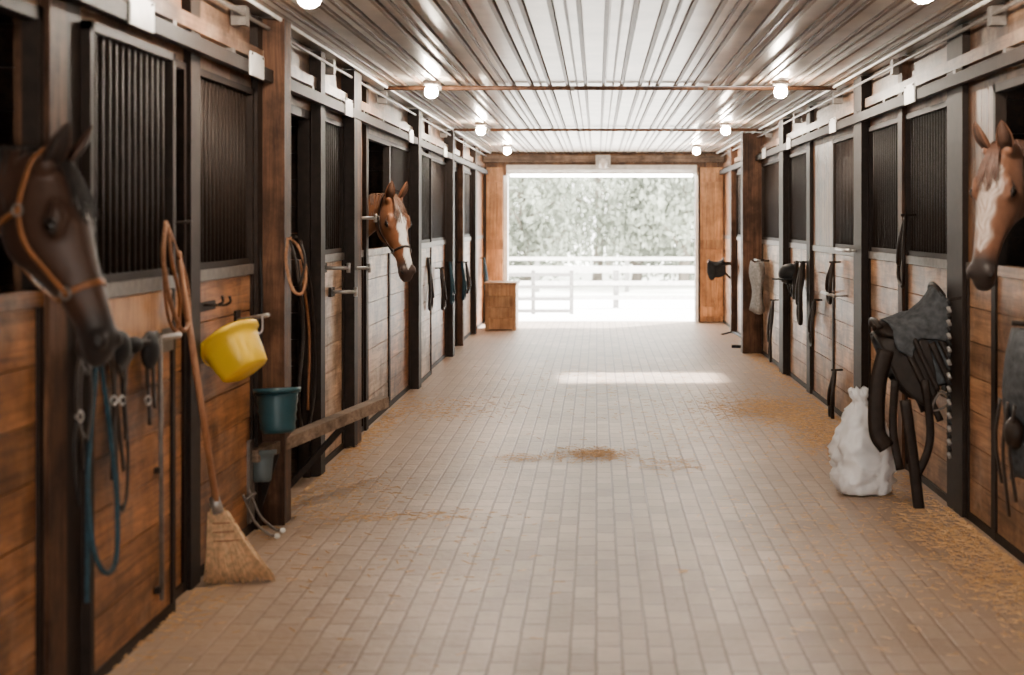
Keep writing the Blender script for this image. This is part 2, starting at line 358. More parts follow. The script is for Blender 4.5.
# ------------------------------------------------------------------ tack on left
m=MB()
top=Vector((-1.655,5.62,1.39)); neck=P(217,508,5.93); bot=P(238,583,5.97); bot.z=0.012
m.cyl(top,neck,.0125,handm,.014)
m.ell(top,(.014,.014,.014),handm)
dd=(bot-neck).normalized(); sd=Vector((1,.25,0)).normalized()
m.cyl(neck-dd*.05,neck+dd*.02,.02,galv,.026)
def bp_(u,t,dy):
    w=.028+.076*t**.65
    c=neck.lerp(bot,t); p=c+sd*(u*w)+Vector((0,1,0))*dy*(.35+t*.65)
    p.x+=.03*t*t*(u+.4)
    p.z=max(p.z,.004); return p
R=[]
for i in range(9):
    t=i/8*.9; ring=[]
    for j in range(18):
        a=2*math.pi*j/18; ring.append(bp_(math.cos(a)*.95,t,math.sin(a)*.026))
    R.append(ring)
m.rings(R,bristm)
for i in range(420):
    u=random.uniform(-1,1); dy=random.uniform(-.03,.03); u2=u+random.uniform(-.12,.12)
    m.tube([bp_(u,.05,dy),bp_(u,.5,dy),bp_(u2,random.uniform(.93,1.03),dy*1.2)],.0022,bristm,n=3,sub=1)
for t in(.2,.32,.44):
    ring=[bp_(math.cos(2*math.pi*j/20)*1.0,t,math.sin(2*math.pi*j/20)*.031) for j in range(21)]
    m.tube(ring,.003,redm,n=5,sub=1)
m.obj('straw_broom')
def bucket(name,base,top,r0,r1,mat,asp=1.,sq=2.,rib=False,handle=True,hm=None):
    base=Vector(base);top=Vector(top);ax=(top-base);h=ax.length;q=ax.to_track_quat('Z','Y')
    M=Matrix.Translation(base)@q.to_matrix().to_4x4()
    m=MB(); t=.006
    prof=[(.001,0),(r0-.01,0),(r0,.01)]
    k=10 if rib else 3
    for i in range(1,k): 
        r=r0+(r1-r0)*i/k; prof.append((r+(.004 if rib and i%2 else 0),h*i/k))
    prof+=[(r1,h-.025),(r1+.012,h-.022),(r1+.014,h),(r1-t,h),(r0-t,.012),(.001,.012)]
    m.lathe(prof,M,mat,n=36,sq=sq,asp=asp,cap=True)
    if handle:
        pts=[M@Vector((math.cos(a)*(r1+.016)*asp,-.03-math.sin(a)*r1*.75,h-.01-math.sin(a)*.07)) for a in [math.pi*i/10 for i in range(11)]]
        m.tube(pts,.004,hm or galv,n=6,sub=2)
    return m.obj(name)
bucket('yellow_bucket',P(246,372,6.10),P(226,336,6.14),.093,.118,yellow,asp=1.0,sq=3.,hm=yellow)
m=MB(); m.cyl(PL(236,321,.0),P(268,315,6.35),.010,galv); a=PL(236,321,.0); m.box(-WL-.0,-WL+.012,a.y-.04,a.y+.04,a.z-.05,a.z+.05,steel); m.tube([P(262,316,6.33),P(262,330,6.33),P(256,336,6.3)],.005,galv); m.obj('bucket_hook_bar')
bucket('teal_bucket',P(278,433,6.85),P(277,388,6.87),.078,.100,teal,rib=True,hm=black)
bucket('feed_bucket',P(262,482,7.0),P(262,450,7.02),.045,.058,blueg,handle=False)
m=MB(); e=Vector((-1.2,8.0,.505))
m.obox((-1.69,6.95,.37),e,.07,.06,wood_t)
m.obox((-1.69,7.5,.05),(-1.36,7.62,.42),.03,.03,steel)
m.obox((-1.69,7.1,.08),(-1.60,7.1,.36),.03,.03,steel)
m.box(-1.70,-1.685,6.9,7.06,.05,.45,galvd)
m.obj('saddle_rail')
m=MB(); 
for q in(0,.12): m.tube([(-1.68,6.75+q,.22),(-1.63,6.75+q,.10),(-1.57,6.78+q,.03),(-1.53,6.8+q,.012)],.007,galvd); m.ell((-1.53,6.8+q,.014),(.016,.016,.013),white)
m.cyl((-1.66,6.73,.2),(-1.66,6.9,.2),.008,galvd); m.obj('bucket_stand')
m=MB(); g=lambda px,py,off=.09: PL(px,py,off)
m.tube([g(97,352),g(94,400),g(88,470,.1),g(92,540,.12),g(104,572,.14),g(116,560,.13),g(117,500,.11),g(110,430),g(104,385),g(100,356)],.0085,rope_b,sub=8)
m.tube([g(97,352),g(90,430),g(88,500),g(87,603,.1)],.0085,rope_b,sub=8)
m.tube([g(93,348),g(97,358),g(102,350),g(97,344),g(93,348)],.006,galv)
m.obj('lead_rope')
def strap(m,pts,mat=leather,r=.011,side=(0,1,0)): m.tube(pts,r,mat,n=6,flat=.25,sub=6,side=side)
m=MB()
for (x0,x1,yb) in((112,118,510),(120,126,440),(146,150,425),(152,155,408),(128,124,395),(116,112,480),(108,124,470)):
    strap(m,[g(x0,338),g((x0+x1)/2,(338+yb)/2,.075),g(x1,yb,.09)],r=.02)
strap(m,[g(114,345),g(122,372),g(134,350),g(148,338),g(158,335)],r=.018)
strap(m,[g(118,510,.1),g(126,500,.1),g(128,450),g(124,395)],r=.016)
m.ell(g(120,348),(.035,.06,.06),black); m.ell(g(150,350),(.03,.06,.07),black); m.ell(g(134,345),(.03,.05,.03),black)
for q in(114,122,148): m.tube([g(q-3,400),g(q,396),g(q+3,400),g(q,405),g(q-3,400)],.004,galv)
m.obj('leather_bridle')
# second halter on the near post
m=MB(); h2=lambda px,py,off=.10: PL(px,py,off)
strap(m,[h2(82,350),h2(76,380),h2(78,420),h2(86,440),h2(91,410),h2(90,375),h2(84,352)],r=.015)
strap(m,[h2(80,362),h2(86,372),h2(91,366)],r=.013); strap(m,[h2(78,415),h2(74,450),h2(79,505)],r=.013,mat=black)
strap(m,[h2(84,352),h2(80,400),h2(84,470)],r=.012)
m.tube([h2(76,416),h2(80,411),h2(83,417),h2(79,422),h2(76,416)],.005,galv); m.cyl(PL(82,347,.04),PL(82,347,.13),.007,steel)
m.obj('leather_halter')
m=MB(); m.cyl(PL(160,335,.07),PL(162,600,.07),.009,galvd); 
for yy in(350,470,590): p=PL(161,yy,.07); m.box(-WL+.05,p.x,p.y-.02,p.y+.02,p.z-.01,p.z+.01,steel)
m.obj('door_latch_rod')
m=MB(); m.cyl(PL(150,340,.05),PL(180,335,.10),.011,galv); m.cyl(PL(120,345,.05),PL(150,342,.13),.010,steel); p=PL(165,338,.05); m.box(-WL+.04,-WL+.065,p.y-.08,p.y+.06,p.z-.05,p.z+.04,galvd); m.obj('tack_hook')
m=MB(); m.tube([PL(166,222,.08),PL(163,255,.1),PL(170,300,.1),PL(182,330,.08),PL(189,318,.06),PL(186,280,.05),PL(176,250,.05),PL(168,228,.07)],.009,rope_t)
m.tube([PL(168,225,.08),PL(172,262,.11),PL(180,300,.1),PL(176,330,.09),PL(168,315,.08),PL(164,270,.07),PL(166,228,.08)],.007,leather_t)
p=PL(166,224,.0); m.cyl(p,p+Vector((.1,0,.01)),.007,steel)
m.obj('rope_halter')
m=MB(); 
def hk(pp,s=1):
    m.cyl(pp,pp+Vector((.07*s,0,0)),.006,steel); m.tube([pp+Vector((.07*s,0,0)),pp+Vector((.09*s,0,.015)),pp+Vector((.085*s,0,.04))],.006,steel)
for px in(202,210): hk(PL(px,305,.0)); 
p=PL(206,306,0); m.box(-WL,-WL+.01,p.y-.12,p.y+.12,p.z-.02,p.z+.02,steel); m.obj('coat_hook')
m=MB()
m.tube([P(288,238,7.05),P(286,262,7.03),P(293,290,7.0),P(303,292,7.0),P(306,270,7.02),P(299,248,7.04),P(290,238,7.05)],.008,rope_t)
m.tube([P(290,240,7.04),P(296,262,7.0),P(299,285,7.0),P(305,262,7.0),P(300,240,7.04)],.007,leather)
m.cyl(P(290,238,7.1),P(296,237,7.0),.007,steel); m.obj('leather_halter')
m=MB()
m.tube([P(258,220,7.06),P(262,300,7.05),P(257,360,7.04)],.006,black); m.obj('electric_cord')
for px,py,d in((322,268,8.6),(330,292,8.9),(352,218,9.6),(345,268,9.5)):
    m=MB(); a=PL(px,py,.0); m.cyl(a,a+Vector((.16,.02,0)),.012,galv); m.box(-WL,-WL+.02,a.y-.06,a.y+.06,a.z-.03,a.z+.03,steel); m.cyl(a+Vector((.16,.02,-.03)),a+Vector((.16,.02,.03)),.012,galv); m.obj('gate_latch')
m=MB(); m.tube([PL(297,260,.02),PL(303,330,.03),PL(298,400,.04),PL(304,440,.04)],.012,leather); m.tube([PL(300,260,.02),PL(309,330,.03),PL(308,410,.04)],.008,leather_t); m.tube([PL(304,255,.03),PL(312,300,.05),PL(315,380,.05),PL(309,430,.05)],.01,leather); m.obj('hanging_bridle')
for px,py,h,mat in((450,262,40,rope_b),(462,262,36,rope_b),(484,258,30,rope_b),(466,262,30,leather),(441,268,40,leather),(428,258,50,leather)):
    m=MB(); a=PL(px,py,.06); hh=h/F*a.y
    m.tube([a,a+Vector((.03,-.1,-hh*.5)),a+Vector((.02,-.06,-hh)),a+Vector((.03,.08,-hh*.9)),a+Vector((.0,.1,-hh*.4)),a],.016,mat)
    m.tube([a,a+Vector((.03,.0,-hh*.4)),a+Vector((.05,.02,-hh*.8))],.014,mat); m.cyl(a-Vector((.06,0,0)),a+Vector((.03,0,0)),.008,steel); m.obj('hanging_halter')
m=MB(); cx0,cx1,cy0,cy1=-1.55,-1.12,19.7,20.3
for i in range(4):
    z=.02+i*.155; m.box(cx0,cx1,cy0,cy0+.02,z,z+.148,wood_x); m.box(cx0,cx1,cy1-.02,cy1,z,z+.148,wood_x)
    m.box(cx0,cx0+.02,cy0+.02,cy1-.02,z,z+.148,wood_x); m.box(cx1-.02,cx1,cy0+.02,cy1-.02,z,z+.148,wood_x)
m.box(cx0-.02,cx1+.02,cy0-.02,cy1+.02,.64,.665,wood_x)
for x in(cx0,cx1-.05): m.box(x,x+.05,cy0-.015,cy0,0,.64,wood_x)
m.obj('wooden_chest')

# ------------------------------------------------------------------ saddles
def saddle(name,loc,rotz,scale=1.,pad=padm,leath=leather,seat=leather,tip=0.,strp=True,cover=None):
    M=Matrix.Translation(loc)@Matrix.Rotation(rotz,4,'Z')@Matrix.Rotation(tip,4,'Y')@Matrix.Scale(scale,4)
    m=MB()
    def pos(u,s,off,rid):
        sg=math.copysign(1,s); a=abs(s); W=.15+off
        if a<.22: th=a/.22*math.pi/2; y=W*math.sin(th); z=rid(u)+off-(1-math.cos(th))*.13
        else: y=W+(a-.22)*.10; z=rid(u)+off-.13-(a-.22)
        return M@Vector((u,sg*y,z))
    def drape(u0,u1,ln,rid,off,th,mat,nu=16,ns=26,wr=0.):
        R=[]
        for i in range(nu+1):
            u=u0+(u1-u0)*i/nu; l=ln(i/nu); ring=[]
            def q(s_,o_):
                p=pos(u,s_,o_,rid)
                if wr: k=mnoise.noise(Vector((u*9,s_*7,3)))*wr; p=p+Vector((k,k*.7,k))
                return p
            for j in range(ns+1): ring.append(q((-1+2*j/ns)*l,off))
            for j in range(ns,-1,-1): ring.append(q((-1+2*j/ns)*l,off-th))
            R.append(ring)
        m.rings(R,mat)
    flat=lambda u:0.0
    drape(-.31,.27,lambda t:.42+.14*math.sin(math.pi*min(1,t*1.1))**.6,flat,.012,.018,pad)
    drape(-.08,.27,lambda t:.26+.42*max(0,math.sin(math.pi*min(1,max(0,(t-.15)*1.1))))**.6,flat,.028,.008,leath)
    rid=lambda u:.01+.55*max(0,u-.06)**1.4+ (.10*((-u-.02)/.24)**2 if u<-.02 else 0)
    drape(-.25,.23,lambda t:.15+.08*math.sin(math.pi*t)+.10*(1-t)*t,rid,.04,.03,seat)
    if cover: drape(-.27,.16,lambda t:.30+.07*math.sin(t*7)+.06*t,rid,.058,.014,cover,nu=20,ns=34,wr=.035)
    m.tube([pos(-.25,s,.05,rid)+Vector((0,0,.01)) for s in(-.17,-.1,-.03,.03,.1,.17)],.018*scale,seat)
    m.tube([pos(.22,s,.05,rid) for s in(-.12,-.06,0,.06,.12)],.022*scale,leath)
    for sg in(-1,1):
        ax=M.to_3x3()@Vector((1,0,0))
        pts=[pos(.05,sg*s,.05,flat) for s in(.1,.25,.45,.62)]; m.tube(pts,.018*scale,leath,flat=.3,n=6,side=ax)
        if not strp: continue
        c=pos(.05,sg*.66,.05,flat)
        lo=[c+ax*x+Vector((0,0,z))*scale for x,z in((0,.03),(-.045,-.01),(-.055,-.08),(.055,-.08),(.045,-.01),(0,.03))]
        m.tube(lo,.006,galvd,sub=3)
        for uu,ll in((-.05,.95),(.12,.80),(-.12,.7)):
            m.tube([pos(uu,sg*s,.035,flat) for s in(.3,.5,.6,ll)],.024*scale,leath,flat=.3,n=6,side=ax)
    return m.obj(name)
def rack(name,x,y,z,side):
    m=MB(); X=lambda o:sx(side,o)
    m.obox((X(0),y,z),(X(x),y,z),.05,.05,steel); m.obox((X(.0),y,z-.28),(X(x*.7),y,z-.03),.03,.03,steel); m.box(X(0),X(.02),y-.05,y+.05,z-.32,z+.06,steel); m.obj(name)
saddle('riding_saddle',(WR-.21,7.72,.98),math.pi,.78,tip=.42,cover=padm)
rack('saddle_rack',.34,7.72,.92,1)
saddle('riding_saddle',(1.62,19.4,.95),math.pi,.42,pad=black,leath=black,seat=black,strp=False); rack('saddle_rack',.36,19.4,.94,1)
m=MB()
strap(m,[P(886,350,7.5),P(878,385,7.5),P(877,430,7.5),P(887,448,7.5)],r=.045,side=(1,0,0))
strap(m,[P(905,400,7.5),P(912,450,7.5),P(918,500,7.5),P(921,520,7.5)],r=.03,side=(1,0,0))
strap(m,[P(925,380,7.5),P(930,440,7.52),P(915,480,7.5)],r=.022,side=(1,0,0))
strap(m,[P(895,380,7.5),P(893,430,7.52),P(900,470,7.5)],r=.022,side=(1,0,0))
m.obj('girth_strap')
m=MB(); p0=P(948,300,7.3); 
for k in range(24):
    a=p0+Vector((0,0,-.034*k)); m.cyl(a,a+Vector((.012,0,-.03)),.010,padl if k%2 else black,n=7)
m.cyl(p0+Vector((.12,0,.02)),p0,.008,steel); m.obj('twisted_lead_rope')
m=MB(); a=Vector((1.80,6.0,1.06)); R=[]
for i in range(13):
    t=i/12; z=-t*.62; ring=[]
    for j in range(28):
        th=2*math.pi*j/28; wy=.15+.07*math.sin(math.pi*min(1,t*1.2)); wx=.045+.02*math.sin(t*3+th*2)
        ring.append(a+Vector((math.cos(th)*wx-.02*math.sin(t*5),math.sin(th)*wy,z+.03*math.sin(th*2)*t)))
    R.append(ring)
m.rings(R,padm)
for q,l in((-.13,.75),(-.03,.85),(.08,.7)): strap(m,[a+Vector((-.075,q,-.3)),a+Vector((-.09,q+.02,-.3-l*.25)),a+Vector((-.07,q,-.1-l*.8))],r=.022)
m.ell(a+Vector((-.07,-.1,-.42)),(.04,.06,.07),leather); m.cyl(a+Vector((.1,0,.02)),a+Vector((-.05,0,.03)),.012,steel)
m.obj('saddle_pad')
m=MB(); R=[]; cx,cy=1.495,7.95
prof=[(0,.10,.09),(.01,.135,.12),(.05,.155,.135),(.10,.165,.14),(.16,.168,.138),(.22,.165,.135),(.28,.155,.125),(.34,.140,.11),(.39,.12,.095),(.43,.095,.075),(.47,.065,.055),(.50,.04,.04),(.52,.035,.035),(.55,.05,.04),(.575,.05,.025),(.585,.035,.012)]
nr=[]
for k in range(len(prof)-1):
    for q in range(3): t=q/3; nr.append(tuple(prof[k][i]*(1-t)+prof[k+1][i]*t for i in range(3)))
nr.append(prof[-1])
for z,rx,ry in nr:
    ring=[]
    for j in range(64):
        a=2*math.pi*j/64; c_=math.cos(a);s_=math.sin(a)
        v=Vector((c_*1.3,s_*1.3,z*7)); w=1.04+.22*mnoise.noise(v*1.3)+.18*(abs(mnoise.noise(v*2.8+Vector((5,1,2))))-.2)*2+.08*mnoise.noise(v*6)
        lean=-.04*(z/.6)**2
        ring.append((cx+lean+math.copysign(abs(c_)**.85,c_)*rx*w,cy+math.copysign(abs(s_)**.85,s_)*ry*w,max(.001,z+.03*mnoise.noise(v*2)*(z>.03))))
    R.append(ring)
m.rings(R,bagm); m.obj('white_feed_bag')
def helmet(px,py):
    m=MB(); a=PR(px,py,.12)
    m.ell(a,(.11,.14,.10),black); m.lathe([(.001,-.02),(.15,-.03),(.15,-.02),(.001,-.01)],Matrix.Translation(a+Vector((-.02,-.03,-.02))),black)
    m.tube([a+Vector((-.05,-.1,-.03)),a+Vector((0,-.06,-.2)),a+Vector((.03,.1,-.03))],.008,black); m.cyl(a,a+Vector((.12,0,.02)),.01,steel); m.obj('riding_helmet')
helmet(790,274); 
def hang(px,py,h,mat,n_='hanging_bridle',r=.014):
    m=MB(); a=PR(px,py,.06); hh=h/F*a.y
    m.tube([a,a+Vector((-.04,-.12,-hh*.5)),a+Vector((-.03,-.06,-hh)),a+Vector((-.03,.08,-hh*.85)),a+Vector((.0,.12,-hh*.4)),a],r,mat)
    m.tube([a,a+Vector((-.05,-.04,-hh*.4)),a+Vector((-.04,.03,-hh*.7)),a+Vector((0,.05,-hh*.3)),a],r,mat)
    m.cyl(a+Vector((.06,0,0)),a-Vector((.03,0,0)),.008,steel); m.obj(n_)
hang(803,262,60,leather,r=.022); hang(797,262,35,leather,r=.02); hang(815,300,45,leather); hang(833,262,40,steel); hang(773,300,60,leather); hang(906,215,70,leather,r=.012); hang(835,370,50,leather)
m=MB(); a=PR(757,262,.12); R=[]
for i in range(9):
    z=-i/8*.55; ring=[]
    for j in range(20):
        t=2*math.pi*j/20; ring.append(a+Vector((math.cos(t)*(.07+.02*math.sin(i*.9)),math.sin(t)*(.20+.03*i/8),z+.02*math.cos(t*2))))
    R.append(ring)
m.rings(R,padl); m.cyl(a+Vector((.11,-.24,.02)),a+Vector((-.02,-.24,.02)),.01,steel); m.cyl(a+Vector((.11,.24,.02)),a+Vector((-.02,.24,.02)),.01,steel); m.cyl(a+Vector((0,-.26,.02)),a+Vector((0,.26,.02)),.014,galv); m.obj('hanging_blanket')
for px,py in((828,294),(843,250)):
    m=MB(); a=PR(px,py,.10); 
    m.cyl(a+Vector((0,-.3,0)),a+Vector((0,.3,0)),.012,galv)
    for qy in(-.28,.28): m.cyl(a+Vector((0,qy,0)),a+Vector((.1,qy,0)),.008,galv)
    m.obj('blanket_bar')
m=MB(); m.tube([P(722,335,19),P(735,333,19.2),P(750,345,17),(1.6,16.9,.03)],.02,black); m.obj('garden_hose')

# ------------------------------------------------------------------ straw
def straw(cx,cy,rx,ry,n,l=.05):
    m=MB()
    for i in range(n):
        x=cx+random.gauss(0,1)*rx/2; y=cy+random.gauss(0,1)*ry/2
        x=max(-WL+.06,min(WR-.06,x))
        a=random.uniform(0,math.pi); h=.003+random.random()*.012*math.exp(-((x-cx)/rx)**2*2-((y-cy)/ry)**2*2); ll=l*random.uniform(.4,1.2)
        d=Vector((math.cos(a),math.sin(a),random.uniform(-.1,.1)))*ll/2
        c=Vector((x,y,h)); w=Vector((-math.sin(a),math.cos(a),0))*.0028
        q0=c-d;q1=c+d; q0.z=max(.002,q0.z); q1.z=max(.002,q1.z)
        up=Vector((0,0,.002)); m.add([q0-w,q0+w,q0+up,q1-w,q1+w,q1+up],[(0,1,4,3),(1,2,5,4),(2,0,3,5),(0,2,1),(3,4,5)],strawm)
    m.obj('scattered_straw')
for args in((-.02,9.25,.26,.26,600,.035),(-.45,9.1,.2,.15,80),(.45,8.85,.2,.3,90),(1.45,11.4,.5,1.0,2000),(1.65,10.0,.3,1.2,1600),(1.75,6.4,.25,1.8,2200),(-1.45,7.9,.35,.8,300),(-1.2,11.5,.5,.8,400),(1.0,10.5,.8,2,500),(-.9,6.3,.9,1.2,140),(-1.6,10,.12,2.2,600),(.2,13,1.3,3.,400),(1.2,6.5,.6,1.5,500),(-1.0,7.3,.5,.15,160),(1.78,14.5,.15,3.5,700),(-1.6,5.3,.12,1.2,200)): straw(*args)

# ------------------------------------------------------------------ horses
HS=np.array([[-.06,.060,-.09,.055],[0,.078,-.12,.070],[.06,.090,-.155,.083],[.12,.096,-.178,.094],[.18,.092,-.182,.098],[.24,.082,-.165,.092],[.30,.070,-.130,.078],[.36,.060,-.098,.066],[.42,.052,-.082,.057],[.48,.046,-.078,.054],[.53,.038,-.084,.057],[.57,.020,-.088,.055],[.60,-.008,-.080,.044],[.615,-.03,-.068,.028]])
def hsec(s): return [np.interp(s,HS[:,0],HS[:,k]) for k in(1,2,3)]
def hpt(s,a,k=1.):
    t,b_,w=hsec(s); c=(t+b_)/2;h=(t-b_)/2; ca,sa=math.cos(a),math.sin(a); n=2.35
    y=math.copysign(abs(ca)**(2/n),ca)*w; z=math.copysign(abs(sa)**(2/n),sa)*h
    y*=1-.28*max(0,-sa)-.22*max(0,sa)
    return Vector((s,y*k,c+z*k))
def coat_mat(name):
    m,nt,b=new_mat(name); L=nt.links.new
    at=nt.nodes.new('ShaderNodeAttribute'); at.attribute_name='Col'
    tc=nt.nodes.new('ShaderNodeTexCoord'); n=nt.nodes.new('ShaderNodeTexNoise'); n.inputs['Scale'].default_value=35; n.inputs['Detail'].default_value=6
    L(tc.outputs['Object'],n.inputs['Vector'])
    mr=nt.nodes.new('ShaderNodeMapRange'); mr.inputs['To Min'].default_value=.75; mr.inputs['To Max'].default_value=1.25; L(n.outputs['Fac'],mr.inputs['Value'])
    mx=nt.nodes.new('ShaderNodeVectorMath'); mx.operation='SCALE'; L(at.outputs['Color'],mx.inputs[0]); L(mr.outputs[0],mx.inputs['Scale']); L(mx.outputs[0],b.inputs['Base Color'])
    b.inputs['Roughness'].default_value=.5; b.inputs['Specular IOR Level'].default_value=.35; b.inputs['Sheen Weight'].default_value=.06
    bp=nt.nodes.new('ShaderNodeBump'); bp.inputs['Strength'].default_value=.15; bp.inputs['Distance'].default_value=.003; L(n.outputs['Fac'],bp.inputs['Height']); L(bp.outputs['Normal'],b.inputs['Normal'])
    return m
def make_horse(loc,rotz,zp,pitch,yaw,coat,manec,muzz,blaze,halter,roll=0.,hs=1.,wht=(.72,.66,.62)):
    W=Matrix.Translation(loc)@Matrix.Rotation(rotz,4,'Z')
    H=Matrix.Translation((0,0,zp))@Matrix.Rotation(yaw,4,'Z')@Matrix.Rotation(pitch,4,'Y')@Matrix.Rotation(roll,4,'X')@Matrix.Scale(hs,4)
    cm=coat_mat('coat_'+str(len(MATS))); m=MB()
    R=[[H@hpt(s,2*math.pi*j/28) for j in range(28)] for s in np.linspace(-.06,.615,34)]; m.rings(R,cm)
    E=lambda c,r: m.ell(H@Vector(c),[q*hs for q in r],cm,M=(H.to_3x3().normalized()))
    for sg in(-1,1):
        E((.185,sg*.078,.035),(.042,.026,.026)); E((.155,sg*.070,.060),(.04,.025,.018))
        E((.17,sg*.052,-.085),(.105,.042,.085)); E((.33,sg*.05,-.01),(.10,.018,.02))
        E((.548,sg*.040,.005),(.034,.024,.026)); E((.0,sg*.045,.06),(.035,.03,.035))
    E((.545,0,-.082),(.035,.035,.022)); E((.59,0,-.045),(.028,.044,.03))
    hb=(H.to_3x3()@Vector((-.35,0,-.95))).normalized(); A0=H@Vector((.03,0,-.02))
    B=Vector((-.88,0,1.14)); hh=Vector((hb.x,hb.y,max(hb.z,-.1))).normalized()
    c1=A0+hh*.28+Vector((0,0,.04)); c2=B+Vector((.38,0,.25)); R=[]
    crest=[]
    for i in range(22):
        t=i/21; p=A0*(1-t)**3+c1*3*t*(1-t)**2+c2*3*t*t*(1-t)+B*t**3
        d=(c1-A0)*(1-t)**2+(c2-c1)*2*t*(1-t)+(B-c2)*t*t; d.normalize()
        up=Vector((0,0,1))-d*d.z; up.normalize(); sd_=d.cross(up)
        vh=.105+.19*t**1.25; vw=.062+.11*t**1.1
        R.append([p+sd_*math.cos(a)*vw*(1-.3*max(0,math.sin(a)))+up*math.sin(a)*vh for a in [2*math.pi*j/24 for j in range(24)]])
        crest.append((p+up*vh*.97,sd_.copy(),up.copy(),vw))
    m.rings(R,cm)
    prof=[(-.50,1.12,.10,.10),(-.58,1.10,.24,.19),(-.75,1.12,.34,.25),(-.95,1.12,.37,.27),(-1.2,1.13,.33,.29),(-1.5,1.15,.31,.30),(-1.8,1.18,.28,.28),(-2.0,1.19,.29,.27),(-2.2,1.17,.25,.23),(-2.32,1.13,.14,.13)]
    R=[[Vector((x,math.cos(a)*w,z+math.sin(a)*h)) for a in [2*math.pi*j/28 for j in range(28)]] for x,z,h,w in prof]; m.rings(R,cm)
    m.ell((-.92,0,1.4),(.22,.09,.10),cm)
    def chain(pts):
        for (p0,r0),(p1,r1) in zip(pts[:-1],pts[1:]):
            m.cyl(p0,p1,r0,cm,r1,n=14); m.ell(p1,(r1,)*3,cm,nu=10,nv=7)
    for sg in(-1,1):
        chain([((-.80,sg*.15,1.0),.13),((-.78,sg*.16,.80),.085),((-.78,sg*.16,.50),.052),((-.78,sg*.16,.46),.05),((-.77,sg*.16,.20),.032),((-.76,sg*.16,.15),.04),((-.70,sg*.16,.06),.045)])
        chain([((-2.05,sg*.15,1.05),.19),((-1.90,sg*.17,.82),.13),((-2.10,sg*.17,.55),.065),((-2.15,sg*.17,.50),.055),((-2.10,sg*.17,.20),.036),((-2.08,sg*.17,.15),.042),((-2.02,sg*.17,.06),.047)])
    tmp=m.obj('tmp_horse')
    md=tmp.modifiers.new('r','REMESH'); md.mode='VOXEL'; md.voxel_size=.0095
    sm=tmp.modifiers.new('s','SMOOTH'); sm.factor=.5; sm.iterations=6
    dg=bpy.context.evaluated_depsgraph_get(); me=bpy.data.meshes.new_from_object(tmp.evaluated_get(dg))
    bpy.data.objects.remove(tmp)
    me.materials.clear(); me.materials.append(cm)
    n=len(me.vertices); co=np.empty(n*3); me.vertices.foreach_get('co',co); co=co.reshape(-1,3)
    Hi=np.array(H.inverted()); hc=co@Hi[:3,:3].T+Hi[:3,3]
    s,y,z=hc[:,0],hc[:,1],hc[:,2]
    col=np.tile(np.array(coat),(n,1)).astype(float)
    def mixc(c,f): 
        nonlocal col
        f=np.clip(f,0,1)[:,None]; col=col*(1-f)+np.array(c)*f
    inh=(s>-.05)&(s<.66)&(np.abs(y)<.13)&(z>-.22)&(z<.14)
    wob=.006*np.sin(s*60)+.005*np.sin(s*23+1)
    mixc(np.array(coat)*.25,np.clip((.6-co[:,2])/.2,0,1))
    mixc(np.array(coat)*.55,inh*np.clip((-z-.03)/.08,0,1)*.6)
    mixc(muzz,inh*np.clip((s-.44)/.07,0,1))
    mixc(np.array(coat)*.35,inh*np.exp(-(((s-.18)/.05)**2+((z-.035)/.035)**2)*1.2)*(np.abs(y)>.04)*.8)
    bl=blaze(s,np.abs(y+wob),z)
    mixc(wht,inh*bl)
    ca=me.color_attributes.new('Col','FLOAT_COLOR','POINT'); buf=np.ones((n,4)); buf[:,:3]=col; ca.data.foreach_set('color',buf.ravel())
    me.polygons.foreach_set('use_smooth',[True]*len(me.polygons))
    root=bpy.data.objects.new('horse',None); S.collection.objects.link(root); root.matrix_world=W
    ob=bpy.data.objects.new('body',me); S.collection.objects.link(ob); ob.parent=root
    manem=simple('mane_%d'%len(MATS),manec,.5,0,.4,60)
    earm=simple('ear_%d'%len(MATS),coat,.6,0,.2,40); earin=simple('ear_inner_%d'%len(MATS),[c*.35 for c in coat],.8,0,.2,40)
    e=MB()
    for sg in(-1,1):
        base=Vector((.005,sg*.048,.075)); up=Vector((-.55,sg*.10,.83)).normalized(); fr=Vector((.75,sg*.45,.5)); fr=(fr-up*fr.dot(up)).normalized(); sd_=up.cross(fr)
        R=[]
        for i in range(12):
            t=i/11; w=.036*(math.sin(math.pi*min(1,.22+.78*t))**.8+.02)*(1 if t<.98 else .3); L_=.150*t
            c=base+up*L_+fr*.012*math.sin(math.pi*t)
            ring=[]
            for k in range(11):
                a=math.pi*k/10; ring.append(H@(c+sd_*math.cos(a)*w-fr*math.sin(a)*w*.85))
            for k in range(10,-1,-1):
                a=math.pi*k/10; ring.append(H@(c+sd_*math.cos(a)*w*.86-fr*(math.sin(a)*w*.55)))
            R.append(ring)
        e.rings(R,earm)
        R=[]
        for i in range(12):
            t=i/11; w=.036*(math.sin(math.pi*min(1,.22+.78*t))**.8+.02)*.84; c=base+up*(.146*t)+fr*.012*math.sin(math.pi*t)
            R.append([H@(c+sd_*math.cos(math.pi*k/8)*w*.9-fr*(math.sin(math.pi*k/8)*w*.5-.001)) for k in range(9)])
        e.rings(R,earin)
    e.obj('ears').parent=root
    e=MB()
    for sg in(-1,1):
        e.ell(H@Vector((.188,sg*.093,.036)),(.019*hs,)*3,eyem)
        lid=[H@Vector((.188+.024*math.cos(t),sg*(.100-.006*abs(math.cos(t))),.036+.015*math.sin(t))) for t in [2*math.pi*i/14 for i in range(15)]]
        e.tube(lid,.0045,nostm,sub=1)
    e.obj('eyes').parent=root
    e=MB()
